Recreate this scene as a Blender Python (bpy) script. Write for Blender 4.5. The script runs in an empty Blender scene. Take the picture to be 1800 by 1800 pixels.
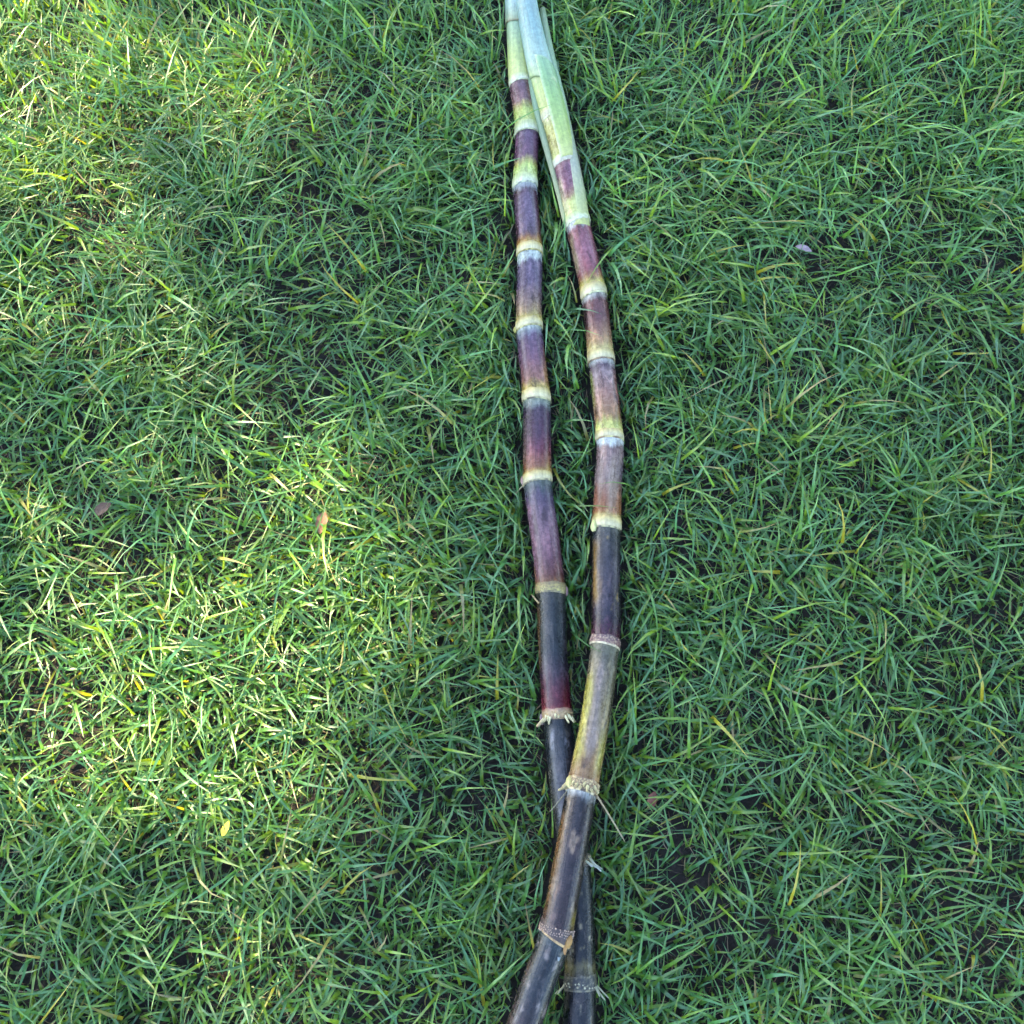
import bpy, math, random
import numpy as np
from mathutils import Vector, noise as mnoise

random.seed(7)
rng = np.random.default_rng(11)
sc = bpy.context.scene
COL = sc.collection
R = math.radians

# ------------------------------------------------------------------ camera, sky, sun, exposure
CAM_H, PITCH, FOV = 1.30, R(72.0), R(53.0)
cam_d = bpy.data.cameras.new('camera')
cam = bpy.data.objects.new('camera', cam_d)
COL.objects.link(cam)
cam.location = (0, 0, CAM_H)
cam.rotation_euler = (R(90) - PITCH, 0, 0)
cam_d.sensor_fit = 'HORIZONTAL'
cam_d.angle = FOV
cam_d.clip_start = 0.05
cam_d.clip_end = 2000
sc.camera = cam

SUN_EL = R(33)
SUN_AZ = R(148)                      # compass-free: angle from +X towards +Y, where the sun stands
SUN_DIR = Vector((math.cos(SUN_EL) * math.cos(SUN_AZ), math.cos(SUN_EL) * math.sin(SUN_AZ), math.sin(SUN_EL)))
world = bpy.data.worlds.new('World')
sc.world = world
world.use_nodes = True
wn = world.node_tree
wn.nodes.clear()
sky = wn.nodes.new('ShaderNodeTexSky')
sky.sky_type = 'NISHITA'
sky.sun_disc = False
sky.sun_elevation = SUN_EL
sky.sun_rotation = R(90) - SUN_AZ
sky.air_density = 1.0
sky.dust_density = 0.5
sky.ozone_density = 0.0
bg = wn.nodes.new('ShaderNodeBackground')
bg.inputs['Strength'].default_value = 0.15
wo = wn.nodes.new('ShaderNodeOutputWorld')
wn.links.new(sky.outputs[0], bg.inputs[0])
wn.links.new(bg.outputs[0], wo.inputs[0])

sun_d = bpy.data.lights.new('sun', 'SUN')
sun_d.energy = 3.9
sun_d.angle = R(0.53)
sun_d.color = (1.0, 0.84, 0.46)
sun = bpy.data.objects.new('sun', sun_d)
COL.objects.link(sun)
sun.rotation_euler = SUN_DIR.to_track_quat('Z', 'Y').to_euler()

sc.view_settings.view_transform = 'Standard'
sc.view_settings.look = 'None'
sc.view_settings.gamma = 1.0
sc.view_settings.exposure = 3.3
sc.render.engine = 'CYCLES'
sc.cycles.max_bounces = 5
sc.cycles.use_adaptive_sampling = True
sc.cycles.adaptive_threshold = 0.035
sc.cycles.use_denoising = True

# ------------------------------------------------------------------ helpers
F_PX = 900.0 / math.tan(FOV / 2)
FWD = Vector((0, math.cos(PITCH), -math.sin(PITCH)))
UPV = Vector((0, math.sin(PITCH), math.cos(PITCH)))


def at(u, v, z):
    """a spot of the photograph (1800 px frame) as the point of the place at height z"""
    d = FWD * F_PX + Vector((1, 0, 0)) * (u - 900) - UPV * (v - 900)
    k = (CAM_H - z) / -d.z
    return Vector((d.x * k, d.y * k, z))


def depth_of(p):
    return (p - Vector((0, 0, CAM_H))).dot(FWD)


def srgb(r, g, b):
    def f(c):
        c /= 255.0
        return c / 12.92 if c <= 0.04045 else ((c + 0.055) / 1.055) ** 2.4
    return np.array([f(r), f(g), f(b)])


def alb(r, g, b):
    c = srgb(r, g, b)
    return .72 * c / (1 + .4 * c)


def hash2(i, j, s):
    n = (i * 374761393 + j * 668265263 + s * 974634529) & 0xffffffff
    n = ((n ^ (n >> 13)) * 1274126177) & 0xffffffff
    return ((n ^ (n >> 16)) & 0xffff) / 65535.0


def vnoise(x, y, s=0):
    x = np.asarray(x, float); y = np.asarray(y, float)
    i = np.floor(x).astype(np.int64); j = np.floor(y).astype(np.int64)
    fx = x - i; fy = y - j
    fx = fx * fx * (3 - 2 * fx); fy = fy * fy * (3 - 2 * fy)
    a = hash2(i, j, s); b = hash2(i + 1, j, s); c = hash2(i, j + 1, s); d = hash2(i + 1, j + 1, s)
    return (a * (1 - fx) + b * fx) * (1 - fy) + (c * (1 - fx) + d * fx) * fy


def tag(o, label=None, cat=None, group=None, kind=None):
    if label: o['label'] = label
    if cat: o['category'] = cat
    if group: o['group'] = group
    if kind: o['kind'] = kind
    return o


def mesh_np(name, verts, faces, mat, parent=None, colors=None, vecs=None, smooth=True):
    """verts (n,3), faces: list of tuples or (m,4) int array; one mesh object"""
    me = bpy.data.meshes.new(name)
    verts = np.asarray(verts, np.float32)
    if isinstance(faces, np.ndarray):
        m, k = faces.shape
        me.vertices.add(len(verts)); me.vertices.foreach_set('co', verts.ravel())
        me.loops.add(m * k); me.loops.foreach_set('vertex_index', faces.astype(np.int32).ravel())
        me.polygons.add(m)
        me.polygons.foreach_set('loop_start', np.arange(0, m * k, k, dtype=np.int32))
        me.update(calc_edges=True)
    else:
        me.from_pydata([tuple(map(float, v)) for v in verts], [], faces)
    if smooth:
        me.polygons.foreach_set('use_smooth', np.ones(len(me.polygons), bool))
    if colors is not None:
        a = me.color_attributes.new('tint', 'FLOAT_COLOR', 'POINT')
        c = np.ones((len(verts), 4), np.float32); c[:, :3] = colors
        a.data.foreach_set('color', c.ravel())
    if vecs is not None:
        a = me.attributes.new('along', 'FLOAT_VECTOR', 'POINT')
        a.data.foreach_set('vector', np.asarray(vecs, np.float32).ravel())
    me.materials.append(mat)
    me.update()
    o = bpy.data.objects.new(name, me)
    COL.objects.link(o)
    if parent is not None:
        o.parent = parent
        o.matrix_parent_inverse = parent.matrix_world.inverted() if False else o.matrix_parent_inverse
    return o


# ------------------------------------------------------------------ materials
def new_mat(name):
    m = bpy.data.materials.new(name); m.use_nodes = True
    nt = m.node_tree; nt.nodes.clear()
    out = nt.nodes.new('ShaderNodeOutputMaterial')
    return m, nt, out


def nd(nt, t, **kw):
    n = nt.nodes.new(t)
    for k, v in kw.items():
        if k in n.inputs.keys():
            n.inputs[k].default_value = v
        else:
            setattr(n, k, v)
    return n


def blade_material(name, trans, rough, spec):
    m, nt, out = new_mat(name)
    L = nt.links.new
    at_ = nd(nt, 'ShaderNodeAttribute', attribute_name='tint')
    tc = nd(nt, 'ShaderNodeTexCoord')
    nz = nd(nt, 'ShaderNodeTexNoise', Scale=140.0, Detail=2.0)
    L(tc.outputs['Object'], nz.inputs['Vector'])
    mr = nd(nt, 'ShaderNodeMapRange')
    mr.inputs[1].default_value = 0.3; mr.inputs[2].default_value = 0.7
    mr.inputs[3].default_value = 0.78; mr.inputs[4].default_value = 1.2
    L(nz.outputs['Fac'], mr.inputs[0])
    mul = nd(nt, 'ShaderNodeVectorMath', operation='SCALE')
    L(at_.outputs['Color'], mul.inputs[0]); L(mr.outputs[0], mul.inputs['Scale'])
    p = nd(nt, 'ShaderNodeBsdfPrincipled', Roughness=rough)
    p.inputs['Specular IOR Level'].default_value = spec
    L(mul.outputs[0], p.inputs['Base Color'])
    t = nd(nt, 'ShaderNodeBsdfTranslucent')
    warm = nd(nt, 'ShaderNodeVectorMath', operation='MULTIPLY')
    warm.inputs[1].default_value = (1.9, 1.5, 0.45)
    L(mul.outputs[0], warm.inputs[0]); L(warm.outputs[0], t.inputs['Color'])
    mx = nd(nt, 'ShaderNodeMixShader', Fac=trans)
    L(p.outputs[0], mx.inputs[1]); L(t.outputs[0], mx.inputs[2])
    L(mx.outputs[0], out.inputs[0])
    return m


M_GRASS = blade_material('grass_blade', 0.45, 0.42, 0.65)
M_THATCH = blade_material('dry_blade', 0.15, 0.7, 0.2)
M_LEAF = blade_material('tree_leaf', 0.12, 0.5, 0.4)


def soil_material():
    m, nt, out = new_mat('wet_soil')
    L = nt.links.new
    tc = nd(nt, 'ShaderNodeTexCoord')
    n1 = nd(nt, 'ShaderNodeTexNoise', Scale=9.0, Detail=6.0, Roughness=0.65)
    n2 = nd(nt, 'ShaderNodeTexNoise', Scale=160.0, Detail=5.0, Roughness=0.7)
    L(tc.outputs['Object'], n1.inputs['Vector']); L(tc.outputs['Object'], n2.inputs['Vector'])
    cr = nd(nt, 'ShaderNodeValToRGB')
    e = cr.color_ramp.elements
    e[0].position = 0.3; e[0].color = (0.003, 0.0025, 0.002, 1)
    e[1].position = 0.72; e[1].color = (0.020, 0.015, 0.012, 1)
    mixf = nd(nt, 'ShaderNodeMath', operation='ADD')
    h1 = nd(nt, 'ShaderNodeMath', operation='MULTIPLY'); h1.inputs[1].default_value = 0.5
    h2 = nd(nt, 'ShaderNodeMath', operation='MULTIPLY'); h2.inputs[1].default_value = 0.5
    L(n1.outputs['Fac'], h1.inputs[0]); L(n2.outputs['Fac'], h2.inputs[0])
    L(h1.outputs[0], mixf.inputs[0]); L(h2.outputs[0], mixf.inputs[1]); L(mixf.outputs[0], cr.inputs[0])
    # far from the spot the blades are too small to build: the turf takes over as colour
    ln = nd(nt, 'ShaderNodeVectorMath', operation='LENGTH'); L(tc.outputs['Object'], ln.inputs[0])
    far = nd(nt, 'ShaderNodeMapRange')
    far.inputs[1].default_value = 3.2; far.inputs[2].default_value = 5.0
    L(ln.outputs['Value'], far.inputs[0])
    gr = nd(nt, 'ShaderNodeValToRGB')
    g = gr.color_ramp.elements
    g[0].position = 0.35; g[0].color = (0.018, 0.04, 0.012, 1)
    g[1].position = 0.7; g[1].color = (0.06, 0.13, 0.035, 1)
    L(mixf.outputs[0], gr.inputs[0])
    mx = nd(nt, 'ShaderNodeMix', data_type='RGBA')
    L(far.outputs[0], mx.inputs['Factor']); L(cr.outputs[0], mx.inputs[6]); L(gr.outputs[0], mx.inputs[7])
    p = nd(nt, 'ShaderNodeBsdfPrincipled')
    p.inputs['Specular IOR Level'].default_value = 0.15
    rr = nd(nt, 'ShaderNodeMapRange'); rr.inputs[3].default_value = 0.4; rr.inputs[4].default_value = 0.85
    L(n1.outputs['Fac'], rr.inputs[0]); L(rr.outputs[0], p.inputs['Roughness'])
    L(mx.outputs[2], p.inputs['Base Color'])
    b = nd(nt, 'ShaderNodeBump', Strength=1.0, Distance=0.008)
    n3 = nd(nt, 'ShaderNodeTexNoise', Scale=70.0, Detail=4.0, Roughness=0.6); L(tc.outputs['Object'], n3.inputs['Vector'])
    hs = nd(nt, 'ShaderNodeMath', operation='MULTIPLY_ADD'); hs.inputs[1].default_value = 0.45
    L(n2.outputs['Fac'], hs.inputs[0]); L(n3.outputs['Fac'], hs.inputs[2])
    L(hs.outputs[0], b.inputs['Height']); L(b.outputs[0], p.inputs['Normal'])
    L(p.outputs[0], out.inputs[0])
    return m


M_SOIL = soil_material()


def rind_material(name, rough_lo, rough_hi, coat, streak=1.0, bump=0.12, scuff=0.0, spec=0.5):
    """cane rind: painted tint per vertex, fibre streaks, specks and patchy wax"""
    m, nt, out = new_mat(name)
    L = nt.links.new
    a = nd(nt, 'ShaderNodeAttribute', attribute_name='tint')
    v = nd(nt, 'ShaderNodeAttribute', attribute_name='along')
    st = nd(nt, 'ShaderNodeVectorMath', operation='MULTIPLY'); st.inputs[1].default_value = (9, 9, 14)
    L(v.outputs['Vector'], st.inputs[0])
    n1 = nd(nt, 'ShaderNodeTexNoise', Scale=1.0, Detail=4.0, Roughness=0.6)
    L(st.outputs[0], n1.inputs['Vector'])
    sp = nd(nt, 'ShaderNodeVectorMath', operation='MULTIPLY'); sp.inputs[1].default_value = (3.5, 3.5, 190)
    L(v.outputs['Vector'], sp.inputs[0])
    n2 = nd(nt, 'ShaderNodeTexNoise', Scale=1.0, Detail=5.0, Roughness=0.62)
    L(sp.outputs[0], n2.inputs['Vector'])
    r1 = nd(nt, 'ShaderNodeMapRange')
    r1.inputs[1].default_value = 0.3; r1.inputs[2].default_value = 0.7
    r1.inputs[3].default_value = 1 - 0.22 * streak; r1.inputs[4].default_value = 1 + 0.22 * streak
    L(n1.outputs['Fac'], r1.inputs[0])
    r2 = nd(nt, 'ShaderNodeMapRange')
    r2.inputs[1].default_value = 0.28; r2.inputs[2].default_value = 0.72
    r2.inputs[3].default_value = 0.72; r2.inputs[4].default_value = 1.28
    L(n2.outputs['Fac'], r2.inputs[0])
    mm = nd(nt, 'ShaderNodeMath', operation='MULTIPLY'); L(r1.outputs[0], mm.inputs[0]); L(r2.outputs[0], mm.inputs[1])
    sc_ = nd(nt, 'ShaderNodeVectorMath', operation='SCALE')
    L(a.outputs['Color'], sc_.inputs[0]); L(mm.outputs[0], sc_.inputs['Scale'])
    # small dark scars
    sv = nd(nt, 'ShaderNodeVectorMath', operation='MULTIPLY'); sv.inputs[1].default_value = (4, 4, 170)
    L(v.outputs['Vector'], sv.inputs[0])
    vo = nd(nt, 'ShaderNodeTexNoise', Scale=2.0, Detail=3.0, Roughness=0.7); L(sv.outputs[0], vo.inputs['Vector'])
    sm = nd(nt, 'ShaderNodeMapRange')
    sm.inputs[1].default_value = 0.66; sm.inputs[2].default_value = 0.74
    sm.inputs[3].default_value = 0.0; sm.inputs[4].default_value = 0.3
    L(vo.outputs['Fac'], sm.inputs[0])
    mx = nd(nt, 'ShaderNodeMix', data_type='RGBA')
    L(sm.outputs[0], mx.inputs['Factor']); L(sc_.outputs[0], mx.inputs[6])
    mx.inputs[7].default_value = (0.03, 0.02, 0.014, 1)
    # sharp-edged scuffs where the wax is rubbed or has dried
    wv = nd(nt, 'ShaderNodeVectorMath', operation='MULTIPLY'); wv.inputs[1].default_value = (1.7, 1.7, 34)
    L(v.outputs['Vector'], wv.inputs[0])
    wz = nd(nt, 'ShaderNodeTexNoise', Scale=1.0, Detail=8.0, Roughness=0.72, Distortion=0.6); L(wv.outputs[0], wz.inputs['Vector'])
    wm = nd(nt, 'ShaderNodeMapRange')
    wm.inputs[1].default_value = 0.54; wm.inputs[2].default_value = 0.60
    wm.inputs[3].default_value = 0.0; wm.inputs[4].default_value = scuff
    L(wz.outputs['Fac'], wm.inputs[0])
    pa = nd(nt, 'ShaderNodeVectorMath', operation='MULTIPLY_ADD')
    pa.inputs[1].default_value = (1.6, 1.5, 1.4); pa.inputs[2].default_value = (0.016, 0.012, 0.010)
    L(mx.outputs[2], pa.inputs[0])
    m2 = nd(nt, 'ShaderNodeMix', data_type='RGBA')
    L(wm.outputs[0], m2.inputs['Factor']); L(mx.outputs[2], m2.inputs[6]); L(pa.outputs[0], m2.inputs[7])
    dm = nd(nt, 'ShaderNodeMapRange')
    dm.inputs[1].default_value = 0.44; dm.inputs[2].default_value = 0.39
    dm.inputs[3].default_value = 0.0; dm.inputs[4].default_value = scuff
    L(wz.outputs['Fac'], dm.inputs[0])
    m3 = nd(nt, 'ShaderNodeMix', data_type='RGBA')
    dk = nd(nt, 'ShaderNodeVectorMath', operation='MULTIPLY'); dk.inputs[1].default_value = (0.45, 0.38, 0.38)
    L(m2.outputs[2], dk.inputs[0])
    L(dm.outputs[0], m3.inputs['Factor']); L(m2.outputs[2], m3.inputs[6]); L(dk.outputs[0], m3.inputs[7])
    p = nd(nt, 'ShaderNodeBsdfPrincipled')
    L(m3.outputs[2], p.inputs['Base Color'])
    rr = nd(nt, 'ShaderNodeMapRange')
    rr.inputs[1].default_value = 0.3; rr.inputs[2].default_value = 0.7
    rr.inputs[3].default_value = rough_lo; rr.inputs[4].default_value = rough_hi
    L(n2.outputs['Fac'], rr.inputs[0]); L(rr.outputs[0], p.inputs['Roughness'])
    p.inputs['Coat Weight'].default_value = coat
    p.inputs['Coat Roughness'].default_value = 0.12
    p.inputs['Specular IOR Level'].default_value = spec
    ad = nd(nt, 'ShaderNodeMath', operation='ADD'); L(n1.outputs['Fac'], ad.inputs[0]); L(n2.outputs['Fac'], ad.inputs[1])
    b = nd(nt, 'ShaderNodeBump', Strength=bump * 4, Distance=0.0012)
    L(ad.outputs[0], b.inputs['Height']); L(b.outputs[0], p.inputs['Normal'])
    L(p.outputs[0], out.inputs[0])
    return m


M_RIND = rind_material('cane_rind', 0.15, 0.4, 0.06, scuff=0.9, spec=0.3)
M_BAND = rind_material('root_band', 0.4, 0.6, 0.05, 0.7, 0.2)
M_SHEATH = rind_material('leaf_sheath', 0.38, 0.55, 0.05, 0.7, 0.15)
M_ROOT = rind_material('root_tissue', 0.55, 0.75, 0.0, 0.8, 0.2)
M_BARK = rind_material('tree_bark', 0.8, 0.95, 0.0, 1.0, 0.5)

# ------------------------------------------------------------------ ground
BARE = [(770, 740, 50, 38), (690, 650, 26, 40), (610, 655, 45, 30), (440, 650, 40, 30), (182, 890, 36, 48), (1160, 1605, 62, 48),
        (640, 1255, 34, 34), (540, 1100, 32, 26), (1350, 1375, 52, 36), (1300, 1385, 32, 42), (820, 245, 45, 30), (700, 460, 50, 30),
        (850, 430, 34, 26), (1490, 425, 46, 28), (1275, 1690, 45, 40), (520, 690, 50, 28), (1640, 780, 36, 26), (60, 1690, 60, 50),
        (20, 1230, 40, 36), (1370, 925, 36, 36), (1210, 960, 30, 30), (880, 1430, 40, 30), (700, 1540, 50, 36), (300, 1640, 50, 30),
        (1660, 1600, 40, 60), (1560, 1640, 40, 30), (1520, 1270, 36, 26), (1160, 1460, 60, 40), (470, 260, 36, 22), (1090, 640, 20, 30),
        (600, 1380, 50, 30), (1700, 1010, 34, 26), (980, 820, 20, 26)]
BARE_W = []
for (u, v, a, b) in BARE:
    c = at(u, v, 0.0); k = depth_of(c) / F_PX
    BARE_W.append((c.x, c.y, a * k, b * k * 1.15))


def bareness(x, y):
    d = np.zeros_like(x)
    for (cx, cy, a, b) in BARE_W:
        q = ((x - cx) / a) ** 2 + ((y - cy) / b) ** 2
        d = np.maximum(d, np.exp(-q * 0.9))
    return d


def ground_z(x, y):
    x = np.asarray(x, float); y = np.asarray(y, float)
    r = np.sqrt(x * x + y * y)
    fade = np.clip((9 - r) / 4, 0, 1)
    z = (vnoise(x * 5, y * 5, 1) - .5) * .012 + (vnoise(x * 17, y * 17, 2) - .5) * .008 + (vnoise(x * 52, y * 52, 3) - .5) * .006
    z = z + (vnoise(x * 110, y * 110, 4) - .5) * .003
    return z * fade - 0.002


g = np.concatenate([-np.geomspace(600, 1.75, 34), np.linspace(-1.7, 1.7, 250), np.geomspace(1.75, 600, 34)])
GX, GY = np.meshgrid(g, g + 0.35)
gv = np.stack([GX.ravel(), GY.ravel(), ground_z(GX.ravel(), GY.ravel())], 1)
n = len(g)
ii, jj = np.meshgrid(np.arange(n - 1), np.arange(n - 1))
b0 = (jj * n + ii).ravel()
ground = mesh_np('ground', gv, np.stack([b0, b0 + 1, b0 + n + 1, b0 + n], 1), M_SOIL)
tag(ground, 'dark damp soil under the lawn', kind='structure')

# ------------------------------------------------------------------ the canes
class Axis:
    """smooth centre line through spots of the photo; s counts metres from the tip end towards the butt"""
    def __init__(self, pts):
        P, W, V = [], [], []
        for (u, v, z, w) in pts:
            p = at(u, v, z)
            P.append(np.array(p)); W.append(w * 0.535 * depth_of(p) / F_PX); V.append(v)
        P = np.array(P); W = np.array(W); V = np.array(V, float)
        Pe = np.vstack([2 * P[0] - P[1], P, 2 * P[-1] - P[-2]])
        pos, rad, vv = [], [], []
        for i in range(len(P) - 1):
            p0, p1, p2, p3 = Pe[i:i + 4]
            for t in np.linspace(0, 1, 24, endpoint=False):
                tn = 0.42
                m1 = (p2 - p0) * tn; m2 = (p3 - p1) * tn
                h = np.array([2 * t**3 - 3 * t**2 + 1, t**3 - 2 * t**2 + t, -2 * t**3 + 3 * t**2, t**3 - t**2])
                pos.append(h[0] * p1 + h[1] * m1 + h[2] * p2 + h[3] * m2)
                rad.append(W[i] * (1 - t) + W[i + 1] * t); vv.append(V[i] * (1 - t) + V[i + 1] * t)
        pos.append(P[-1]); rad.append(W[-1]); vv.append(V[-1])
        self.P = np.array(pos); self.r = np.array(rad); self.v = np.array(vv)
        self.s = np.concatenate([[0], np.cumsum(np.linalg.norm(np.diff(self.P, axis=0), axis=1))])
        # wobble left in from the measured widths is averaged out
        k = np.ones(31) / 31
        self.r = np.convolve(np.pad(self.r, 15, mode='edge'), k, 'valid')
        T = np.gradient(self.P, self.s, axis=0)
        self.T = T / np.linalg.norm(T, axis=1)[:, None]

    def S(self, v):
        return float(np.interp(v, self.v, self.s))

    def frame(self, s):
        p = np.stack([np.interp(s, self.s, self.P[:, k]) for k in range(3)], -1)
        t = np.stack([np.interp(s, self.s, self.T[:, k]) for k in range(3)], -1)
        t /= np.linalg.norm(t, axis=-1, keepdims=True)
        r = np.interp(s, self.s, self.r)
        nn = np.cross(np.array([0, 0, 1.0]), t); nn /= np.linalg.norm(nn, axis=-1, keepdims=True)
        bb = np.cross(t, nn)
        if True:
            bb = np.where(bb[..., 2:3] < 0, -bb, bb)
        return p, t, nn, bb, r

    def point(self, s, th, k=1.0):
        p, t, nn, bb, r = self.frame(np.array([s]))
        return (p + (nn * math.cos(th) + bb * math.sin(th)) * r[:, None] * k)[0], nn[0] * math.cos(th) + bb[0] * math.sin(th), t[0]


def tube(name, ax, s0, s1, prof, colour, mat, parent, ns=40, nt=56, tilt0=(0, 0), tilt1=(0, 0), cap=(False, False), th0=0.0, th1=2 * math.pi,
         thick=None, seed=0.0):
    """a piece of stem (or, with thick, an open sheath) round the axis between s0 and s1"""
    closed = thick is None
    t = np.linspace(0, 1, ns)
    th = np.linspace(th0, th1, nt, endpoint=not closed)
    TT, TH = np.meshgrid(t, th, indexing='ij')
    sh = (1 - TT) * tilt0[0] * np.cos(TH - tilt0[1]) + TT * tilt1[0] * np.cos(TH - tilt1[1])
    SS = s0 + (s1 - s0) * TT + sh
    p, tg, nn, bb, r = ax.frame(SS)
    rr = r * prof(TT, TH, SS)
    pos = p + (nn * np.cos(TH)[..., None] + bb * np.sin(TH)[..., None]) * rr[..., None]
    col = colour(TT, TH, SS)
    al = np.stack([np.cos(TH) + seed, np.sin(TH), SS], -1)
    V = pos.reshape(-1, 3); C = col.reshape(-1, 3); A = al.reshape(-1, 3)
    F = []
    m = nt
    last = nt if closed else nt - 1
    idx = np.arange(ns * nt).reshape(ns, nt)
    for i in range(ns - 1):
        for j in range(last):
            F.append((idx[i, j], idx[i + 1, j], idx[i + 1, (j + 1) % m], idx[i, (j + 1) % m]))
    if not closed:
        rin = rr - thick
        pin = p + (nn * np.cos(TH)[..., None] + bb * np.sin(TH)[..., None]) * rin[..., None]
        o = len(V)
        V = np.vstack([V, pin.reshape(-1, 3)]); C = np.vstack([C, C]); A = np.vstack([A, A])
        for i in range(ns - 1):
            for j in range(last):
                F.append((o + idx[i, j], o + idx[i, j + 1], o + idx[i + 1, j + 1], o + idx[i + 1, j]))
            F.append((idx[i, 0], o + idx[i, 0], o + idx[i + 1, 0], idx[i + 1, 0]))
            F.append((idx[i, -1], idx[i + 1, -1], o + idx[i + 1, -1], o + idx[i, -1]))
        for j in range(last):
            F.append((idx[0, j], idx[0, j + 1], o + idx[0, j + 1], o + idx[0, j]))
            F.append((idx[-1, j], o + idx[-1, j], o + idx[-1, j + 1], idx[-1, j + 1]))
    else:
        for e, row in ((0, 0), (1, ns - 1)):
            if cap[e]:
                V = np.vstack([V, pos[row].mean(0)[None]]); C = np.vstack([C, np.array([[.45, .40, .26]])]); A = np.vstack([A, A[-1:]])
                c = len(V) - 1
                for j in range(nt):
                    F.append((c, idx[row, j], idx[row, (j + 1) % nt]) if e == 0 else (c, idx[row, (j + 1) % nt], idx[row, j]))
    F = [tuple(int(q) for q in f) for f in F]
    return mesh_np(name, V, F, mat, parent, C, A)


def fbm3(x, y, z, seed, lac=2.1, octv=3):
    out = np.zeros_like(x)
    it = np.nditer([x, y, z, out], op_flags=[['readonly']] * 3 + [['writeonly']])
    for a, b, c, o in it:
        o[...] = mnoise.fractal(Vector((float(a) + seed, float(b), float(c))), 1.0, lac, octv)
    return out


def ramp(t, stops):
    xs = [s[0] for s in stops]
    cs = np.array([srgb(*s[1]) for s in stops])
    cs = .56 * cs * cs / (cs + .03) / (1 + .5 * cs) * np.array([1.06, 1.0, .9])
    return np.stack([np.interp(t, xs, cs[:, k]) for k in range(3)], -1)


def internode_colour(stops, sides=(), blot=None, seed=0.0):
    """stops run from the upper node to the lower; sides: (angle, width, colour, strength, t0, t1) lengthwise stains; blot: (colour, amount, scale)"""
    def f(TT, TH, SS):
        c, s = np.cos(TH), np.sin(TH)
        wob = fbm3(c * 1.6, s * 1.6, SS * 14, seed) * .06
        fib = fbm3(c * 5, s * 5, SS * 6, seed + 9) * .05
        col = ramp(np.clip(TT + (wob + fib) * np.clip(np.minimum(TT, 1 - TT) * 8, 0.15, 1), 0, 1), stops)
        for (ang, wid, cc, st, t0, t1) in sides:
            d = np.abs((TH - R(ang) + math.pi) % (2 * math.pi) - math.pi) / R(wid)
            n_ = fbm3(c * 2.2, s * 2.2, SS * 22, seed + 31 + ang)
            w = np.clip(1.25 - d + n_ * .9, 0, 1) * st
            tt = np.clip((TT - t0) / .12, 0, 1) * np.clip((t1 - TT) / .12, 0, 1)
            w = (w * tt)[..., None]
            col = col * (1 - w) + srgb(*cc) * .55 * w
        if blot is not None:
            cc, am, scl = blot
            n_ = fbm3(c * scl, s * scl, SS * scl * 22, seed + 77)
            w = (.75 * np.clip((n_ - (1 - am) * .75) * 7, 0, 1) * np.clip(np.minimum(TT, 1 - TT) * 10, 0, 1))[..., None]
            col = col * (1 - w) + srgb(*cc) * .6 * w
        return col
    return f


def internode_profile(seed, swell=0.05, bulge=(0, 0, 0)):
    def f(TT, TH, SS):
        e = np.exp(-TT * 16) * .3 + np.exp(-(1 - TT) * 9)
        rr = 0.965 + swell * e + .012 * np.sin(TH * 2 + seed) * np.sin(TT * 3 + seed)
        rr = rr + bulge[1] * np.exp(-((TT - bulge[0]) / .13) ** 2) * np.clip(np.cos(TH - bulge[2]), 0, 1)
        rr = rr - .018 * np.exp(-((TT - .06) / .035) ** 2)
        return rr
    return f


def peg(name, ax, s, th, length, wid, out_ang, colr, parent, curl=0.0, tipc=None, down=True, seed=0, rot=0.0):
    """a short root or shoot that grows from the rind: tapering bent tube"""
    base, nrm, tg = ax.point(s, th, 0.97)
    side = np.cross(tg, nrm)
    rnd = random.Random(seed)
    pts = [base]
    d = nrm * math.sin(out_ang) + (tg if down else -tg) * math.cos(out_ang) + side * rot
    d /= np.linalg.norm(d)
    K = 7
    for i in range(K):
        d = d + np.array([0, 0, -1.0]) * curl / K + side * rnd.uniform(-.12, .12)
        d /= np.linalg.norm(d)
        pts.append(pts[-1] + d * length / K)
    pts = np.array(pts)
    V, F, C, A = [], [], [], []
    m = 8
    for i, p_ in enumerate(pts):
        t_ = pts[min(i + 1, K)] - pts[max(i - 1, 0)]
        t_ /= np.linalg.norm(t_)
        a_ = np.cross(t_, np.array([.3, .2, .93])); a_ /= np.linalg.norm(a_)
        b_ = np.cross(t_, a_)
        q = i / K
        w = wid * (1.0 - .35 * q) * (1 if i < K else .25) * (1 + .1 * rnd.uniform(-1, 1))
        for j in range(m):
            an = 2 * math.pi * j / m
            V.append(p_ + (a_ * math.cos(an) + b_ * math.sin(an)) * w)
            cc = alb(*colr) * (1 - q) + alb(*(tipc or colr)) * q
            C.append(cc); A.append((math.cos(an) + seed * .37, math.sin(an), q * .05 + seed * .11))
    for i in range(K):
        for j in range(m):
            F.append((i * m + j, i * m + (j + 1) % m, (i + 1) * m + (j + 1) % m, (i + 1) * m + j))
    F.append(tuple(K * m + j for j in range(m)))
    return mesh_np(name, np.array(V), F, M_ROOT, parent, np.array(C), np.array(A))


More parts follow.
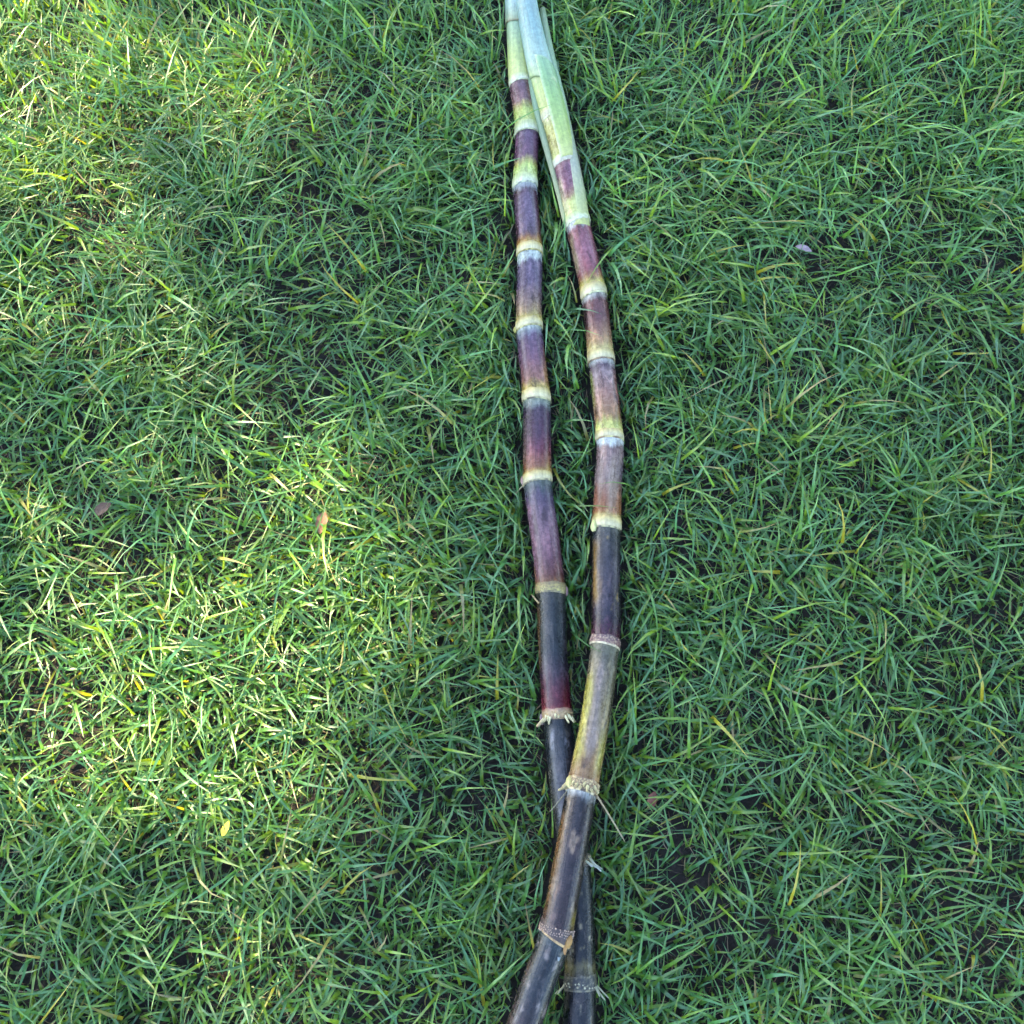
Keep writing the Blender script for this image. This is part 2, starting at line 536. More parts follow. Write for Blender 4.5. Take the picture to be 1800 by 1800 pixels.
def bud(ax, s, th, length, wid, colr, tipc, parent, seed=0):
    """an eye: a pointed scale-covered bud pressed against the stem, pointing to the tip end"""
    base, nrm, tg = ax.point(s, th, 0.98)
    side = np.cross(tg, nrm)
    V, C, A, F = [], [], [], []
    K, m = 9, 14
    for i in range(K + 1):
        q = i / K
        w = wid * math.sin(math.pi * min(q * .86 + .14, 1)) ** .7
        h = w * .62
        c0 = base - tg * (q * length - length * .25) + nrm * (.15 * w + q * .0015)
        for j in range(m):
            an = 2 * math.pi * j / m
            rid = 1 + .06 * math.sin(an * 3 + q * 5 + seed)
            V.append(c0 + side * math.cos(an) * w * rid + nrm * math.sin(an) * h * rid)
            C.append(alb(*colr) * (1 - q) + alb(*tipc) * q); A.append((math.cos(an) + seed, math.sin(an), q * .04))
    for i in range(K):
        for j in range(m):
            F.append((i * m + j, i * m + (j + 1) % m, (i + 1) * m + (j + 1) % m, (i + 1) * m + j))
    return mesh_np('bud', np.array(V), F, M_ROOT, parent, np.array(C), np.array(A))


def root_dots(ax, s0, s1, rows, per, colr, parent, seed, size=.0011, span=(0, 2 * math.pi), miss=.15):
    """rows of tiny root initials round the band, too small to pick apart: one part"""
    rnd = random.Random(seed)
    V, F, C, A = [], [], [], []
    for k in range(rows):
        for j in range(per):
            if rnd.random() < miss: continue
            th = span[0] + (span[1] - span[0]) * (j + .5 * (k % 2) + rnd.uniform(-.2, .2)) / per
            s = s0 + (s1 - s0) * (k + .5 + rnd.uniform(-.25, .25)) / rows
            p_, nrm, tg = ax.point(s, th, 1.035)
            side = np.cross(tg, nrm)
            z = size * rnd.uniform(.7, 1.3)
            o = len(V)
            for rr_, hh in ((1.0, -.3), (.75, .55)):
                for q in range(6):
                    an = q * math.pi / 3
                    V.append(p_ + (side * math.cos(an) + tg * math.sin(an)) * z * rr_ + nrm * z * hh)
            V.append(p_ + nrm * z * .9)
            for q in range(6):
                F.append((o + q, o + (q + 1) % 6, o + 6 + (q + 1) % 6, o + 6 + q)); F.append((o + 6 + q, o + 6 + (q + 1) % 6, o + 12))
            for q in range(13):
                C.append(alb(*colr) * rnd.uniform(.8, 1.15)); A.append((th, k, s))
    o = mesh_np('root_dots', np.array(V), F, M_ROOT, parent, np.array(C), np.array(A))
    o['kind'] = 'stuff'
    return o


def node_band(ax, v0, v1, tilt, colr, scar, parent, seed, swell=.05, rim=.03, grain=None):
    """the root band above the leaf scar and the scar's thin ring: band > scar"""
    s0, s1 = ax.S(v0), ax.S(v1)

    def prof(TT, TH, SS):
        n_ = .006 * np.sin(TH * 5 + seed) + .005 * np.sin(TH * 9 + seed * 2 + TT * 4)
        return 1.005 + swell * np.sin(np.clip(TT, 0, 1) * math.pi) ** .6 * .55 + n_ + .02 * TT

    def colf(TT, TH, SS):
        c = ramp(TT, colr)
        n_ = fbm3(np.cos(TH) * 3, np.sin(TH) * 3, SS * 160, seed * 3.1)
        c = c * (1 + .22 * n_)[..., None]
        if grain is not None:
            g_ = fbm3(np.cos(TH) * 9, np.sin(TH) * 9, SS * 520, seed * 5.1)
            w = np.clip(g_ * 2.2, 0, 1)[..., None]
            c = c * (1 - w) + alb(*grain) * w
        return np.clip(c, 0.004, 1)
    b = tube('root_band', ax, s0 - .0015, s1, prof, colf, M_BAND, parent, 14, 64, (tilt[0] * .7, tilt[1]), tilt, seed=seed)

    def prof2(TT, TH, SS):
        jag = .012 * np.sin(TH * 7 + seed) + .010 * np.sin(TH * 13 + seed * 3)
        return 1.0 + rim * np.sin(TT * math.pi) ** .8 + jag * np.sin(TT * math.pi)

    def col2(TT, TH, SS):
        n_ = fbm3(np.cos(TH) * 4, np.sin(TH) * 4, SS * 50, seed * 2.3 + 5)
        w = np.clip(.5 + n_ * 1.6, 0, 1)[..., None]
        return alb(*scar[0]) * w + alb(*scar[1]) * (1 - w)
    tube('leaf_scar', ax, s1 - .0008, s1 + .0022, prof2, col2, M_BAND, b, 8, 64, tilt, tilt, seed=seed + 3)
    return b


PALE = [(0, (186, 150, 84)), (.3, (222, 200, 128)), (.8, (236, 222, 176)), (1, (222, 204, 150))]
PALEG = [(0, (186, 204, 112)), (.4, (220, 230, 158)), (1, (242, 244, 212))]
WAX = (178, 190, 190)

# ---- cane A: the left one at the top, passing underneath at the crossing
ZA = .028
axA = Axis([(903, -130, .045, 30), (905, -40, .042, 31), (908, 40, .038, 33), (914, 143, .032, 37), (926, 232, ZA, 40), (923, 327, ZA, 41), (931, 446, ZA, 43), (930, 578, ZA, 44),
            (943, 702, ZA, 47), (945, 845, ZA, 48), (958, 945, ZA, 48), (968, 1040, ZA, 49), (972, 1150, ZA, 49), (980, 1262, ZA, 49), (994, 1395, ZA, 50),
            (1011, 1518, ZA, 51), (1018, 1620, ZA, 51), (1020, 1728, ZA, 52), (1018, 1800, ZA, 56), (1014, 1960, ZA, 58), (1008, 2060, ZA, 60)])
caneA = bpy.data.objects.new('sugar_cane', None)
COL.objects.link(caneA)
tag(caneA, 'purple sugar cane lying underneath at the crossing, its pale tip on the left', 'sugar cane', 'sugar canes on the lawn')

# nodes: (band top, band bottom in photo rows, tilt, colours, scar colours)
nodesA = [
    dict(v=(138, 150), tilt=(.0012, 2.6), col=PALEG, scar=((224, 226, 180), (170, 168, 110))),
    dict(v=(222, 240), tilt=(.0020, 3.5), col=PALEG, scar=((140, 140, 96), (196, 196, 140))),
    dict(v=(316, 332), tilt=(-.0016, .3), col=PALEG, scar=((112, 116, 104), (200, 200, 150))),
    dict(v=(436, 450), tilt=(-.0012, .2), col=PALE, scar=((120, 104, 50), (180, 164, 84))),
    dict(v=(566, 581), tilt=(-.0026, .1), col=PALE, scar=((126, 110, 66), (190, 180, 110))),
    dict(v=(690, 708), tilt=(.0010, .3), col=PALE, scar=((84, 72, 50), (190, 180, 120))),
    dict(v=(834, 850), tilt=(-.0016, .2), col=PALE, scar=((96, 86, 66), (190, 176, 120))),
    dict(v=(1028, 1044), tilt=(.0016, .2), col=[(0, (120, 96, 60)), (.4, (168, 148, 90)), (1, (190, 176, 104))], scar=((58, 48, 38), (150, 134, 84)), grain=(96, 80, 56)),
    dict(v=(1248, 1264), tilt=(.0008, .2), col=[(0, (160, 96, 96)), (.4, (200, 170, 130)), (1, (180, 150, 110))], scar=((70, 50, 36), (150, 120, 80)), grain=(130, 100, 60)),
    dict(v=(1502, 1520), tilt=(.0, 0), col=[(0, (60, 52, 46)), (1, (80, 68, 52))], scar=((60, 52, 44), (100, 88, 64)), grain=(120, 104, 72)),
    dict(v=(1710, 1736), tilt=(.0010, 2.6), col=[(0, (74, 70, 60)), (.3, (46, 46, 50)), (1, (40, 40, 44))], scar=((110, 100, 74), (44, 42, 42)), grain=(98, 90, 70)),
]
PUR = (86, 56, 72)
internA = [
    dict(st=[(0, (136, 112, 112)), (.1, (112, 82, 94)), (.5, (128, 94, 96)), (.62, (168, 158, 96)), (.75, (186, 202, 104)), (1, (196, 210, 118))],
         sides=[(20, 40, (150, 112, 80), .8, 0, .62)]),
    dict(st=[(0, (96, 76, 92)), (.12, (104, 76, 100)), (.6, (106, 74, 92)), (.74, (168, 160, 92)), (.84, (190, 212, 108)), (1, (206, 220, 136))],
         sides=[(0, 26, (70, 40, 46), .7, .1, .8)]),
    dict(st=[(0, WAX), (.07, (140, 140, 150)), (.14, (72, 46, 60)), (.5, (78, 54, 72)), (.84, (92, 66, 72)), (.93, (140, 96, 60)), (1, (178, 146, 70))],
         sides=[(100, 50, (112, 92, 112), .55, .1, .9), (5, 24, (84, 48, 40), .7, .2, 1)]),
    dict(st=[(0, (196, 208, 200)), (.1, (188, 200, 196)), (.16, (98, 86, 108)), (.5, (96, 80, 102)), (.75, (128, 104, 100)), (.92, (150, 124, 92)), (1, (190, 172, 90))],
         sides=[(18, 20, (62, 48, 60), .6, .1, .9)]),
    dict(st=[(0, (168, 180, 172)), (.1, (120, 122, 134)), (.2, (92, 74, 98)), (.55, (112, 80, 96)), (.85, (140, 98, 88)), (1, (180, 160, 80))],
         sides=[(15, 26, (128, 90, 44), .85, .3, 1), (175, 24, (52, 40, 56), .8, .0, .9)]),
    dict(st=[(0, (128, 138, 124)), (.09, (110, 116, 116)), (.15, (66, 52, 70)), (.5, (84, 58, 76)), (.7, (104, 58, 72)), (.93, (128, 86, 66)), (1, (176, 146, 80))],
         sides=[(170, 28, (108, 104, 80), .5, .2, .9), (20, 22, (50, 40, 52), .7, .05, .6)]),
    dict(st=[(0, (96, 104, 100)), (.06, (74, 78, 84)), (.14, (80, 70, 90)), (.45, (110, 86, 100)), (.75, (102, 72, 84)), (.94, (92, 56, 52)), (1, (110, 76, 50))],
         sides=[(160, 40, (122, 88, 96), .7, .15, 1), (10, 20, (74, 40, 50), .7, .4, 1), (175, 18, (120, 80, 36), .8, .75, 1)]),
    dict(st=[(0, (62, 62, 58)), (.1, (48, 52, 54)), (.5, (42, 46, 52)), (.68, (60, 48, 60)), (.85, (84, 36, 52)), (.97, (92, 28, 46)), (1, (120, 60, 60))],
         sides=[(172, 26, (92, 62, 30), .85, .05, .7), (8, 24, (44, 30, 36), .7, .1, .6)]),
    dict(st=[(0, (40, 42, 46)), (.1, (44, 48, 54)), (.5, (54, 56, 66)), (1, (46, 44, 50))], sides=[(165, 26, (92, 84, 60), .5, .3, 1)], blot=((96, 94, 100), .42, 2.0)),
    dict(st=[(0, (40, 42, 46)), (.5, (30, 32, 38)), (.85, (36, 36, 40)), (.93, (96, 90, 66)), (1, (70, 66, 54))], blot=((126, 116, 92), .3, 4.0)),
    dict(st=[(0, (30, 30, 38)), (1, (28, 28, 40))], blot=((90, 84, 72), .3, 3.5)),
]


def build_stalk(ax, root, nodes, interns, v_end, first_v=None):
    bands = []
    for i, nd_ in enumerate(nodes):
        bands.append(node_band(ax, nd_['v'][0], nd_['v'][1], nd_['tilt'], nd_['col'], nd_['scar'], root, i * 1.7 + ax.s[-1], swell=nd_.get('sw', .05), rim=nd_.get('rim', .035), grain=nd_.get('grain')))
    for i, it in enumerate(interns):
        s0 = ax.S(nodes[i]['v'][1]) + .0012
        tl0 = nodes[i]['tilt']
        if i + 1 < len(nodes):
            s1 = ax.S(nodes[i + 1]['v'][0]); tl1 = (nodes[i + 1]['tilt'][0] * .7, nodes[i + 1]['tilt'][1]); cap = (False, False)
        else:
            s1 = ax.S(v_end); tl1 = (0, 0); cap = (False, True)
        sd = i * 3.3 + ax.s[-1] * 7
        tube('internode', ax, s0, s1, internode_profile(sd, bulge=it.get('bulge', (0, 0, 0))), internode_colour(it['st'], it.get('sides', ()), it.get('blot'), sd), M_RIND, root, 64, 60, tl0, tl1, cap, seed=sd)
    return bands


bandsA = build_stalk(axA, caneA, nodesA, internA, 1930)
# leaf sheath wrapped round the tip of cane A
SH = [(0, (128, 160, 156)), (.45, (122, 158, 140)), (.7, (150, 182, 140)), (.88, (190, 208, 120)), (1, (212, 220, 132))]


def plain_col(stops, seed, amp=.12, edge=None):
    def f(TT, TH, SS):
        n_ = fbm3(np.cos(TH) * 6, np.sin(TH) * 6, SS * 5, seed)
        c = ramp(np.clip(TT + n_ * .03, 0, 1), stops) * (1 + amp * n_)[..., None]
        if edge is not None:
            q = np.abs((TH - TH.min()) / max(TH.max() - TH.min(), 1e-6) * 2 - 1)
            w = np.clip((q - .86) / .12, 0, 1)[..., None] * .7
            c = c * (1 - w) + alb(*edge) * w
        return np.clip(c, .003, 1)
    return f


tube('leaf_sheath', axA, axA.S(-110), axA.S(139), lambda T, H, S: 1.0 + .03 * T + .012 * np.sin(H * 3 + T * 2), plain_col(SH, 3.3), M_SHEATH, caneA, 50, 48, cap=(True, False), seed=2.2)
tube('leaf_sheath', axA, axA.S(-100), axA.S(47), lambda T, H, S: 1.09 + .02 * T + .015 * np.sin(H * 2), plain_col([(0, (150, 180, 186)), (.8, (146, 178, 172)), (.97, (150, 170, 130)), (1, (140, 128, 96))], 8.1, edge=(176, 196, 176)),
     M_SHEATH, caneA, 40, 40, (0, 0), (.004, 1.2), th0=R(20), th1=R(230), thick=.0009, seed=4.1)
# eyes and roots of cane A
bud(axA, axA.S(584), R(172), .010, .0042, (200, 190, 96), (176, 156, 70), bandsA[4], 1)
bud(axA, axA.S(848), R(176), .013, .0040, (176, 140, 124), (150, 104, 96), bandsA[6], 2)
bud(axA, axA.S(1046), R(2), .014, .0042, (160, 122, 116), (128, 86, 84), bandsA[7], 3)
peg('dry_root', axA, axA.S(852), R(172), .020, .0010, .9, (170, 150, 110), bandsA[6], .9, (150, 140, 90), seed=5)
peg('dry_root', axA, axA.S(1066), R(150), .020, .0013, .35, (190, 160, 110), bandsA[7], .5, (206, 176, 120), down=False, seed=6, rot=.5)
peg('shoot', axA, axA.S(1264), R(160), .019, .0028, 1.0, (222, 206, 150), bandsA[8], .35, (186, 150, 104), seed=7, rot=-.5)
bud(axA, axA.S(1268), R(178), .014, .0045, (150, 118, 120), (120, 92, 98), bandsA[8], 4)
for k, (a, l) in enumerate([(140, .009), (130, .008), (121, .010), (100, .005), (88, .004), (62, .012), (52, .011), (44, .013), (24, .010)]):
    peg('aerial_root', axA, axA.S(1258 + (k % 3) * 2), R(a), l, .0017, .5 + .25 * (k % 2), (240, 228, 168), bandsA[8], .4, (206, 186, 128), seed=20 + k, rot=random.uniform(-.3, .3))
for k, (a, l) in enumerate([(70, .010), (52, .012), (40, .013), (28, .014), (18, .020), (8, .022), (-4, .018), (-14, .014)]):
    peg('aerial_root', axA, axA.S(1508 + (k % 3) * 4), R(a), l, .0015, .6 + .15 * (k % 3), (196, 190, 140), bandsA[9], .55, (216, 214, 200), seed=40 + k, rot=random.uniform(-.3, .3))
for k, (a, l) in enumerate([(28, .013), (18, .018), (8, .021), (0, .016), (170, .014), (178, .016)]):
    peg('aerial_root', axA, axA.S(1730 + (k % 2) * 3), R(a), l, .0012, .6 + .12 * (k % 3), (150, 146, 112), bandsA[10], .5, (180, 176, 140), seed=60 + k, rot=random.uniform(-.2, .2))
root_dots(axA, axA.S(1029), axA.S(1043), 3, 40, (120, 100, 64), bandsA[7], 1, .0008)
root_dots(axA, axA.S(1252), axA.S(1264), 2, 30, (176, 140, 84), bandsA[8], 2, .0010, miss=.4)
root_dots(axA, axA.S(1503), axA.S(1519), 3, 32, (150, 130, 90), bandsA[9], 3, .0012)
root_dots(axA, axA.S(1724), axA.S(1735), 2, 26, (168, 160, 128), bandsA[10], 4, .0012, miss=.45)

# ---- cane B: the right one at the top, lying over cane A near the bottom
axB = Axis([(924, -140, .060, 30), (924, -60, .058, 31), (926, 0, .054, 33), (938, 68, .048, 38), (954, 136, .042, 42), (972, 203, .036, 44), (993, 288, .030, 42), (1016, 396, .028, 42),
            (1044, 520, ZA, 43), (1057, 637, ZA, 44), (1072, 775, ZA, 46), (1069, 850, ZA, 47), (1066, 926, ZA, 48), (1065, 1020, .030, 48), (1063, 1135, .036, 48), (1047, 1260, .046, 50),
            (1023, 1386, .062, 52), (1003, 1500, .073, 54), (977, 1640, .070, 55), (948, 1722, .064, 56), (921, 1800, .058, 58), (870, 1930, .05, 60), (826, 2040, .042, 62)])
caneB = bpy.data.objects.new('sugar_cane', None)
COL.objects.link(caneB)
tag(caneB, 'mottled purple and yellow sugar cane lying on top at the crossing, green sheathed tip', 'sugar cane', 'sugar canes on the lawn')
nodesB = [
    dict(v=(198, 212), tilt=(-.003, .2), col=[(0, (214, 206, 120)), (.5, (212, 208, 168)), (1, (208, 202, 160))], scar=((224, 220, 180), (190, 170, 110))),
    dict(v=(282, 294), tilt=(-.003, .3), col=[(0, (206, 214, 120)), (.4, (232, 232, 200)), (1, (226, 222, 196))], scar=((210, 200, 170), (160, 140, 110))),
    dict(v=(384, 396), tilt=(-.003, .2), col=PALEG, scar=((206, 206, 170), (170, 160, 110)), rim=.05),
    dict(v=(506, 524), tilt=(-.0022, .2), col=PALE, scar=((120, 106, 60), (200, 196, 140))),
    dict(v=(622, 638), tilt=(.0, 0), col=PALE, scar=((84, 66, 52), (150, 120, 80)), rim=.05),
    dict(v=(758, 774), tilt=(.0014, .3), col=PALE, scar=((128, 96, 66), (200, 190, 120))),
    dict(v=(914, 932), tilt=(.0012, .3), col=PALE, scar=((70, 62, 48), (170, 160, 110))),
    dict(v=(1122, 1136), tilt=(.0022, .2), col=[(0, (70, 34, 56)), (.5, (92, 54, 70)), (1, (130, 96, 88))], scar=((200, 180, 140), (150, 128, 100)), rim=.06, grain=(170, 140, 110)),
    dict(v=(1372, 1394), tilt=(.0012, .2), col=[(0, (138, 110, 88)), (.5, (120, 92, 66)), (1, (96, 72, 52))], scar=((196, 176, 130), (70, 54, 40)), rim=.05, grain=(190, 166, 116)),
    dict(v=(1622, 1644), tilt=(.0055, .35), col=[(0, (70, 52, 48)), (.5, (54, 38, 38)), (1, (70, 48, 40))], scar=((176, 140, 90), (130, 98, 62)), rim=.06, grain=(60, 40, 40)),
]
internB = [
    dict(st=[(0, (224, 220, 160)), (.2, (196, 190, 112)), (.7, (186, 176, 108)), (1, (200, 200, 120))]),
    dict(st=[(0, (150, 110, 112)), (.15, (126, 86, 104)), (.5, (136, 92, 106)), (.66, (160, 126, 100)), (.74, (206, 210, 126)), (1, (220, 224, 140))],
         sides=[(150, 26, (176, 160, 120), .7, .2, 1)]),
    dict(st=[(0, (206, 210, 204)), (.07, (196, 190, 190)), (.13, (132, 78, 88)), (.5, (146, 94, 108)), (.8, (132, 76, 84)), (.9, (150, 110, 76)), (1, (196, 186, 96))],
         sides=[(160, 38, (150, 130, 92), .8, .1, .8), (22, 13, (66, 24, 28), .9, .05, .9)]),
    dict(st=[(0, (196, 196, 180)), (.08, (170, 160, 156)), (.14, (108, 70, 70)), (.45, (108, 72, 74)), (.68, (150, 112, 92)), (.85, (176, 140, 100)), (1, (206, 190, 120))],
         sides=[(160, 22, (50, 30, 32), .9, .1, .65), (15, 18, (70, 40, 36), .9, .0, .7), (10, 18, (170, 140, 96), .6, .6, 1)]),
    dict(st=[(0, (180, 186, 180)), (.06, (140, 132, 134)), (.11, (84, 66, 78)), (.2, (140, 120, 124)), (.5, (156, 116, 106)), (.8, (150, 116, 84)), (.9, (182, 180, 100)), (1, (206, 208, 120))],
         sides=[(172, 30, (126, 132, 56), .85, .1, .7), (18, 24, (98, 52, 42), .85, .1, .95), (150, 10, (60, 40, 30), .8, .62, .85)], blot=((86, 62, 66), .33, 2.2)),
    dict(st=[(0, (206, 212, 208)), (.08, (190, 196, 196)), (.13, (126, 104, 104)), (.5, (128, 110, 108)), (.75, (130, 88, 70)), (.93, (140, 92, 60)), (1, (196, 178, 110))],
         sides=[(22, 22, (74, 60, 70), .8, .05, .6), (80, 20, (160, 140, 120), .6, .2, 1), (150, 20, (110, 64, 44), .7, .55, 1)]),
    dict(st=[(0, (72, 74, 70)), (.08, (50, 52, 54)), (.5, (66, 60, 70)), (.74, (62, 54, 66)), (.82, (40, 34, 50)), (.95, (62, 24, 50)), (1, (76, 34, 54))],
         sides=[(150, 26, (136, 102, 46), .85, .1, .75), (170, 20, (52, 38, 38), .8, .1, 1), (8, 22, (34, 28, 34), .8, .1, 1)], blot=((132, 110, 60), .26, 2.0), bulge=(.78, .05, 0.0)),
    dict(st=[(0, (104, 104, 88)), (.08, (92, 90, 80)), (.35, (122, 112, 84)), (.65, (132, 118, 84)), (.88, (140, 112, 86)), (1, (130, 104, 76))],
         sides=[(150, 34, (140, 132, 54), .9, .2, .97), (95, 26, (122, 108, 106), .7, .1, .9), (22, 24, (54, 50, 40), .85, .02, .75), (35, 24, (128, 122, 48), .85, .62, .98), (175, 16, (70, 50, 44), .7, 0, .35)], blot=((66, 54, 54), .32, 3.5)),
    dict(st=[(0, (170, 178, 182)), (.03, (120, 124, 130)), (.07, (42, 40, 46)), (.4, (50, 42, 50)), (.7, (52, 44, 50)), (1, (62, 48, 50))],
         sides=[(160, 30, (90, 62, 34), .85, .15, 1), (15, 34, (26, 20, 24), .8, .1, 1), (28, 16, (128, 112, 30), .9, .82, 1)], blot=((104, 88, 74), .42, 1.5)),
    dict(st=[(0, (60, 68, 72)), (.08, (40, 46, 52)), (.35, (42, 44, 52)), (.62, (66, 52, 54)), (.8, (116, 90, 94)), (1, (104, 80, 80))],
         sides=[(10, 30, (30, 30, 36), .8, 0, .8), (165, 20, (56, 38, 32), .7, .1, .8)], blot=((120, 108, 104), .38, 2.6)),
]
bandsB = build_stalk(axB, caneB, nodesB, internB, 1935)
# the rolled tip leaves and the sheaths that clasp them
tube('leaf_spindle', axB, axB.S(-120), axB.S(200), lambda T, H, S: .98 + .03 * np.sin(H * 2 + 1) + .02 * np.sin(H * 5 + S * 20),
     plain_col([(0, (126, 168, 168)), (.45, (126, 168, 166)), (.72, (146, 184, 160)), (.86, (186, 206, 124)), (1, (200, 206, 120))], 5.5), M_SHEATH, caneB, 60, 48, cap=(True, False), seed=6.2)
tube('leaf_sheath', axB, axB.S(-70), axB.S(150), lambda T, H, S: 1.07 + .02 * np.sin(H * 2) + .03 * T, plain_col([(0, (128, 166, 168)), (.6, (130, 168, 168)), (.85, (160, 192, 176)), (1, (180, 204, 140))], 2.5, edge=(132, 170, 150)),
     M_SHEATH, caneB, 46, 40, (0, 0), (.012, .2), th0=R(38), th1=R(205), thick=.0009, seed=1.2)
tube('leaf_sheath', axB, axB.S(128), axB.S(289), lambda T, H, S: 1.10 - .03 * T + .03 * np.cos(H - .6) * (1 - T), plain_col([(0, (138, 184, 140)), (.4, (150, 192, 112)), (.8, (184, 206, 110)), (1, (208, 214, 130))], 7.5, edge=(190, 204, 150)),
     M_SHEATH, caneB, 44, 40, (.020, -1.0), (-.003, .3), th0=R(-70), th1=R(112), thick=.001, seed=3.7)


def strip(name, pts, mat, parent, colr, arch=.35, thick=.0010, seed=0.0):
    """a free slip of sheath: curved across, given its own run of spots (u, v, z, width px)"""
    ax = Axis(pts)
    n1, m = 40, 12
    s = np.linspace(0, ax.s[-1], n1)
    p, t, nn, bb, r = ax.frame(s)
    V, C, A = [], [], []
    for lay in (0, 1):
        for i in range(n1):
            for j in range(m):
                x = j / (m - 1) * 2 - 1
                V.append(p[i] + nn[i] * x * r[i] + bb[i] * (-(x * x) * arch * r[i] - lay * thick))
                C.append(ramp(np.array(s[i] / s[-1]), colr) * (.9 + .2 * vnoise(np.array(x * 9 + seed), np.array(s[i] * 9), 3)))
                A.append((x + seed, lay, s[i]))
    F = []
    o = n1 * m
    for i in range(n1 - 1):
        for j in range(m - 1):
            a = i * m + j
            F.append((a, a + m, a + m + 1, a + 1)); F.append((o + a, o + a + 1, o + a + m + 1, o + a + m))
        a = i * m; F.append((a, o + a, o + a + m, a + m))
        a = i * m + m - 1; F.append((a, a + m, o + a + m, o + a))
    for j in range(m - 1):
        F.append((j, j + 1, o + j + 1, o + j)); a = (n1 - 1) * m + j; F.append((a, o + a, o + a + 1, a + 1))
    return mesh_np(name, np.array(V), F, mat, parent, np.array(C), np.array(A))


strip('leaf_sheath', [(954, 12, 0.0455, 9), (959, 50, 0.0455, 13), (970, 110, 0.0465, 18), (984, 170, 0.0465, 20), (996, 230, 0.0465, 22), (1007, 290, 0.0475, 25), (1015, 340, 0.0470, 30), (1020, 393, 0.0465, 34)],
      M_SHEATH, caneB, [(0, (150, 176, 130)), (.3, (140, 178, 140)), (.55, (158, 180, 140)), (.75, (168, 172, 150)), (.9, (186, 196, 130)), (1, (212, 216, 130))], .55, seed=2.0)
strip('leaf_sheath', [(915, 46, 0.0475, 5), (921, 75, 0.0465, 9), (931, 125, 0.0455, 12), (943, 190, 0.0435, 12), (956, 240, 0.0395, 12), (969, 290, 0.0375, 9), (982, 340, 0.0355, 8), (995, 392, 0.0355, 9)],
      M_SHEATH, caneB, [(0, (150, 110, 84)), (.06, (150, 170, 120)), (.4, (150, 184, 140)), (.7, (176, 186, 140)), (1, (206, 206, 140))], .5, seed=4.0)
# eyes and roots of cane B
bud(axB, axB.S(936), R(150), .016, .0055, (214, 206, 130), (196, 196, 110), bandsB[6], 5)
bud(axB, axB.S(1648), R(38), .014, .0048, (176, 128, 60), (140, 96, 46), bandsB[9], 6)
peg('aerial_root', axB, axB.S(1650), R(48), .010, .0022, .5, (176, 128, 66), bandsB[9], .2, (150, 100, 50), seed=80)
peg('wax_flake', axB, axB.S(1668), R(56), .004, .0018, .3, (130, 140, 146), bandsB[9], .1, (120, 134, 140), seed=81)
bud(axB, axB.S(1388), R(150), .015, .0050, (206, 196, 120), (170, 150, 84), bandsB[8], 7)
for k, (a, l, w) in enumerate([(165, .011, .0024), (158, .010, .0022), (172, .012, .002), (128, .006, .0022), (112, .006, .002), (100, .005, .0022), (88, .006, .002), (76, .011, .0022), (60, .006, .002), (46, .006, .0022), (32, .006, .002)]):
    peg('aerial_root', axB, axB.S(1382 + (k % 3) * 4), R(a), l, w, .7 + .12 * (k % 3), (210, 196, 136), bandsB[8], .35, (176, 152, 100), seed=90 + k, rot=random.uniform(-.35, .35))
peg('dry_root', axB, axB.S(1394), R(18), .062, .0013, .75, (176, 150, 110), bandsB[8], .55, (150, 140, 100), seed=120, rot=-.1)
peg('dry_root', axB, axB.S(1400), R(160), .032, .0009, .5, (120, 110, 84), bandsB[8], .7, (130, 124, 100), seed=121, rot=.1)
root_dots(axB, axB.S(1124), axB.S(1134), 2, 32, (176, 140, 116), bandsB[7], 5, .0008, miss=.5)
root_dots(axB, axB.S(1373), axB.S(1393), 4, 36, (176, 148, 104), bandsB[8], 6, .0013, miss=.25)
root_dots(axB, axB.S(1624), axB.S(1642), 4, 44, (150, 122, 108), bandsB[9], 7, .0010, miss=.15)

# ------------------------------------------------------------------ lawn
cane_pts = np.vstack([axA.P, axB.P]); cane_r = np.concatenate([axA.r, axB.r])
cane_id = np.concatenate([np.zeros(len(axA.P)), np.ones(len(axB.P))])


